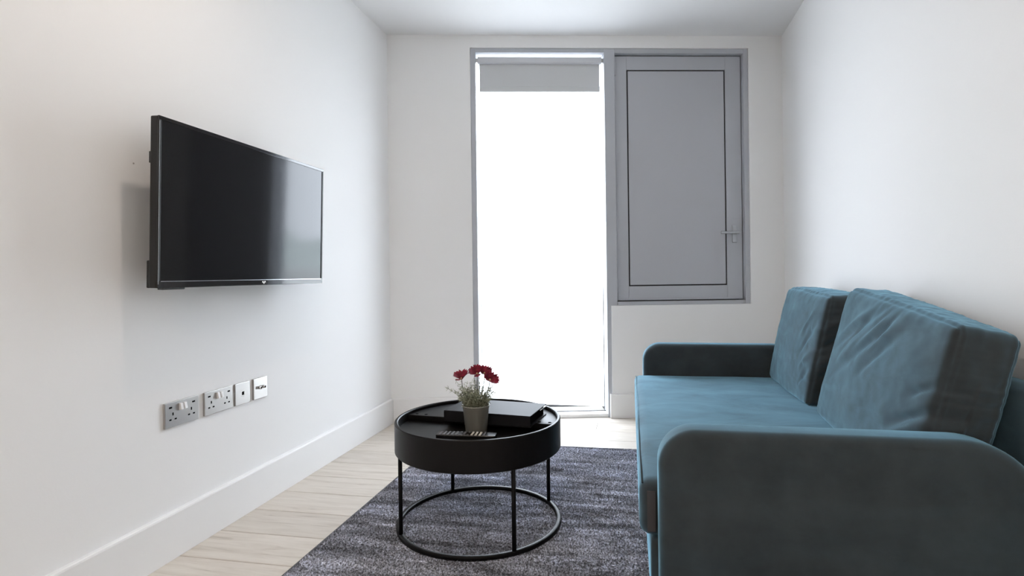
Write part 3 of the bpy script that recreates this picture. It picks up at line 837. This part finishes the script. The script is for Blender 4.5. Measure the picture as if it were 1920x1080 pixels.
# ------------------------------------------------------------------ back cushions
def cushion(name, label, corners, strokes, seed, bulge=(0.03, 0.008, 0.012)):
    """corners[(a,b,c)]: a 0 near-1 far end, b 0 bottom-1 top, c 0 front-1 back (world coordinates)"""
    from mathutils import noise as mn
    C = {k: Vector(v_) for k, v_ in corners.items()}
    w = (C[1,0,0]-C[0,0,0]).length; h = (C[0,1,0]-C[0,0,0]).length; t = (C[0,0,1]-C[0,0,0]).length*0.5 + (C[0,1,1]-C[0,1,0]).length*0.5
    nA, nB, nC = 120, 84, 40; r = 0.021
    pts_, fcs, key = [], [], {}
    def vid(i, j, k):
        q = (i, j, k)
        if q not in key: key[q] = len(pts_); pts_.append(q)
        return key[q]
    for k in (0, nC):
        for i in range(nA):
            for j in range(nB): fcs.append((vid(i,j,k), vid(i+1,j,k), vid(i+1,j+1,k), vid(i,j+1,k)))
    for j in (0, nB):
        for i in range(nA):
            for k in range(nC): fcs.append((vid(i,j,k), vid(i+1,j,k), vid(i+1,j,k+1), vid(i,j,k+1)))
    for i in (0, nA):
        for j in range(nB):
            for k in range(nC): fcs.append((vid(i,j,k), vid(i,j+1,k), vid(i,j+1,k+1), vid(i,j,k+1)))
    dims = Vector((w, h, t)); P0 = []; par = []
    for (i, j, k) in pts_:
        p = Vector((i/nA*w, j/nB*h, k/nC*t)); raw = (i/nA, j/nB, k/nC)
        q = Vector([min(max(p[m], r), dims[m]-r) for m in range(3)]); d = p-q
        if d.length > r: p = q + d.normalized()*r
        a, b, c = p[0]/w, p[1]/h, p[2]/t
        A = 4*a*(1-a); B = 4*b*(1-b); Cc = 4*c*(1-c)
        # bulge in the local frame
        off = Vector((0, 0, 0))
        if c < 0.5: off.z -= bulge[0]*(max(A,0)*max(B,0))**0.42*(1-2*c)
        else: off.z += bulge[1]*(max(A,0)*max(B,0))**0.5*(2*c-1)
        off.y += (2*b-1)*bulge[2]*(max(A,0)*max(Cc,0))**0.5
        off.x += (2*a-1)*bulge[2]*(max(B,0)*max(Cc,0))**0.5
        a2, b2, c2 = a + off.x/w, b + off.y/h, c + off.z/t
        X_ = Vector((0,0,0))
        for (ia, ib, ic), cv in C.items():
            X_ += cv*((a2 if ia else 1-a2)*(b2 if ib else 1-b2)*(c2 if ic else 1-c2))
        P0.append(X_); par.append((raw, (a, b, c)))
    me = bpy.data.meshes.new(name); me.from_pydata([tuple(p) for p in P0], [], fcs)
    bm = bmesh.new(); bm.from_mesh(me); bmesh.ops.recalc_face_normals(bm, faces=bm.faces[:]); bm.to_mesh(me); bm.free()
    me.update()
    nrm = [v_.normal.copy() for v_ in me.vertices]
    for idx_, v_ in enumerate(me.vertices):
        (ra, rb_, rc), (a, b, c) = par[idx_]
        d = 0.0035*mn.noise(Vector((a*5, b*4, c*3+seed))) + 0.0014*mn.noise(Vector((a*17, b*13, seed+c*6)))
        # puckers where the panels are sewn together
        front = math.exp(-(c/0.30)**2)
        for e_, s_ in ((1-b, a), (a, b), (1-a, b), (b, a)):
            near = math.exp(-(e_/0.085)**2)
            gus = 1.0 if 0.08 < c < 0.92 else 0.28
            d += 0.0022*near*gus*(mn.noise(Vector((s_*31, seed*3.1, e_*5))) + 0.7*mn.noise(Vector((s_*13, seed*7.7, e_*3))))
        seam = max(math.exp(-((c-0.06)/0.028)**2), math.exp(-((c-0.94)/0.028)**2)) - 0.5*max(math.exp(-((c-0.12)/0.03)**2), math.exp(-((c-0.88)/0.03)**2))
        onrim = (ra in (0, 1)) or (rb_ in (0, 1))
        if onrim: d -= 0.0030*seam
        for (a0, b0, a1, b1, amp, wd, side) in strokes:
            if side == 'f' and c > 0.5: continue
            if side == 'e' and a > 0.12: continue
            uu, vv = (a*w, b*h) if side == 'f' else (c*t, b*h)
            u0, v0, u1, v1 = (a0*w, b0*h, a1*w, b1*h) if side == 'f' else (a0*t, b0*h, a1*t, b1*h)
            dx_, dy_ = u1-u0, v1-v0; L2 = dx_*dx_+dy_*dy_
            tt = ((uu-u0)*dx_+(vv-v0)*dy_)/L2
            if tt < -0.15 or tt > 1.15: continue
            tc_ = min(max(tt, 0), 1)
            ds = math.hypot(uu-(u0+dx_*tc_), vv-(v0+dy_*tc_))
            wob = 1.0 + 0.35*math.sin(tc_*7+seed+a0*20)
            env = math.sin(math.pi*min(max(tt*0.92+0.06, 0), 1))
            d += 1.45*amp*env*math.exp(-(ds/(wd*wob))**2)
        v_.co = v_.co + nrm[idx_]*d
    for p in me.polygons: p.use_smooth = True
    me.materials.append(M['velvet'])
    o = bpy.data.objects.new(name, me); link(o)
    tag(o, label, 'cushion', 'sofa back cushions')
    return o
def corners(yn, yf, fb_n, fb_f, ft_n, ft_f, bb_n, bb_f, bt_n, bt_f):
    return {(0,0,0): (fb_n[0], yn, fb_n[1]), (1,0,0): (fb_f[0], yf, fb_f[1]), (0,1,0): (ft_n[0], yn, ft_n[1]), (1,1,0): (ft_f[0], yf, ft_f[1]),
            (0,0,1): (bb_n[0], yn, bb_n[1]), (1,0,1): (bb_f[0], yf, bb_f[1]), (0,1,1): (bt_n[0], yn, bt_n[1]), (1,1,1): (bt_f[0], yf, bt_f[1])}
SZ = 0.404
near_strokes = [(0.40, 0.93, 0.86, 0.42, 0.006, 0.016, 'f'), (0.40, 0.86, 0.86, 0.35, -0.006, 0.015, 'f'), (0.48, 0.97, 0.92, 0.55, -0.005, 0.014, 'f'),
                (0.54, 0.98, 0.93, 0.62, 0.004, 0.012, 'f'), (0.30, 0.93, 0.62, 0.50, 0.005, 0.016, 'f'), (0.28, 0.86, 0.60, 0.42, -0.005, 0.014, 'f'),
                (-0.02, 0.50, 0.22, 0.30, -0.007, 0.013, 'f'), (-0.02, 0.42, 0.22, 0.22, 0.006, 0.014, 'f'), (-0.02, 0.34, 0.26, 0.14, -0.007, 0.012, 'f'), (-0.02, 0.66, 0.16, 0.50, -0.005, 0.013, 'f'), (-0.02, 0.24, 0.24, 0.06, -0.006, 0.012, 'f'),
                (0.56, 0.96, 0.84, 0.50, -0.004, 0.008, 'f'), (0.44, 0.95, 0.72, 0.55, -0.004, 0.008, 'f'), (0.36, 0.95, 0.52, 0.66, -0.004, 0.009, 'f'),
                (0.10, 0.34, 0.75, 0.37, -0.005, 0.010, 'e'), (0.15, 0.30, 0.8, 0.32, 0.003, 0.014, 'e'), (0.2, 0.70, 0.9, 0.62, 0.003, 0.02, 'e')]
cushion('back_cushion', 'large teal velvet cushion at the near end of the sofa',
        corners(1.498, 2.300, (0.648, SZ), (0.672, SZ), (0.758, 0.812), (0.800, 0.880), (0.798, SZ+0.004), (0.812, SZ+0.004), (0.898, 0.780), (0.930, 0.872)), near_strokes, 1.7)
far_strokes = [(0.10, 0.90, 0.30, 0.55, 0.005, 0.016, 'f'), (0.06, 0.75, 0.26, 0.40, -0.005, 0.014, 'f'), (0.03, 0.5, 0.20, 0.30, 0.005, 0.014, 'f'), (0.03, 0.35, 0.18, 0.15, -0.004, 0.012, 'f'),
               (0.0, 0.68, 0.9, 0.88, 0.007, 0.014, 'e'), (0.0, 0.52, 0.9, 0.70, -0.007, 0.012, 'e'), (0.0, 0.36, 0.8, 0.55, 0.007, 0.014, 'e'), (0.0, 0.22, 0.8, 0.36, -0.006, 0.012, 'e')]
cushion('back_cushion', 'teal velvet cushion at the window end of the sofa',
        corners(2.405, 3.062, (0.668, SZ), (0.676, SZ), (0.762, 0.845), (0.775, 0.866), (0.815, SZ+0.004), (0.815, SZ+0.004), (0.905, 0.845), (0.915, 0.862)), far_strokes, 5.3)

# ------------------------------------------------------------------ small marks on the wall
wl = bpy.data.objects['wall_left']
lathe_o = None
bm = bmesh.new(); add_tube(bm, [(XL-0.001, 1.495, 1.318), (XL+0.0006, 1.495, 1.318)], 0.0028, 10)
bm_obj('screw_hole', bm, simple('filled_hole', (0.35, 0.33, 0.31), 0.9), wl)
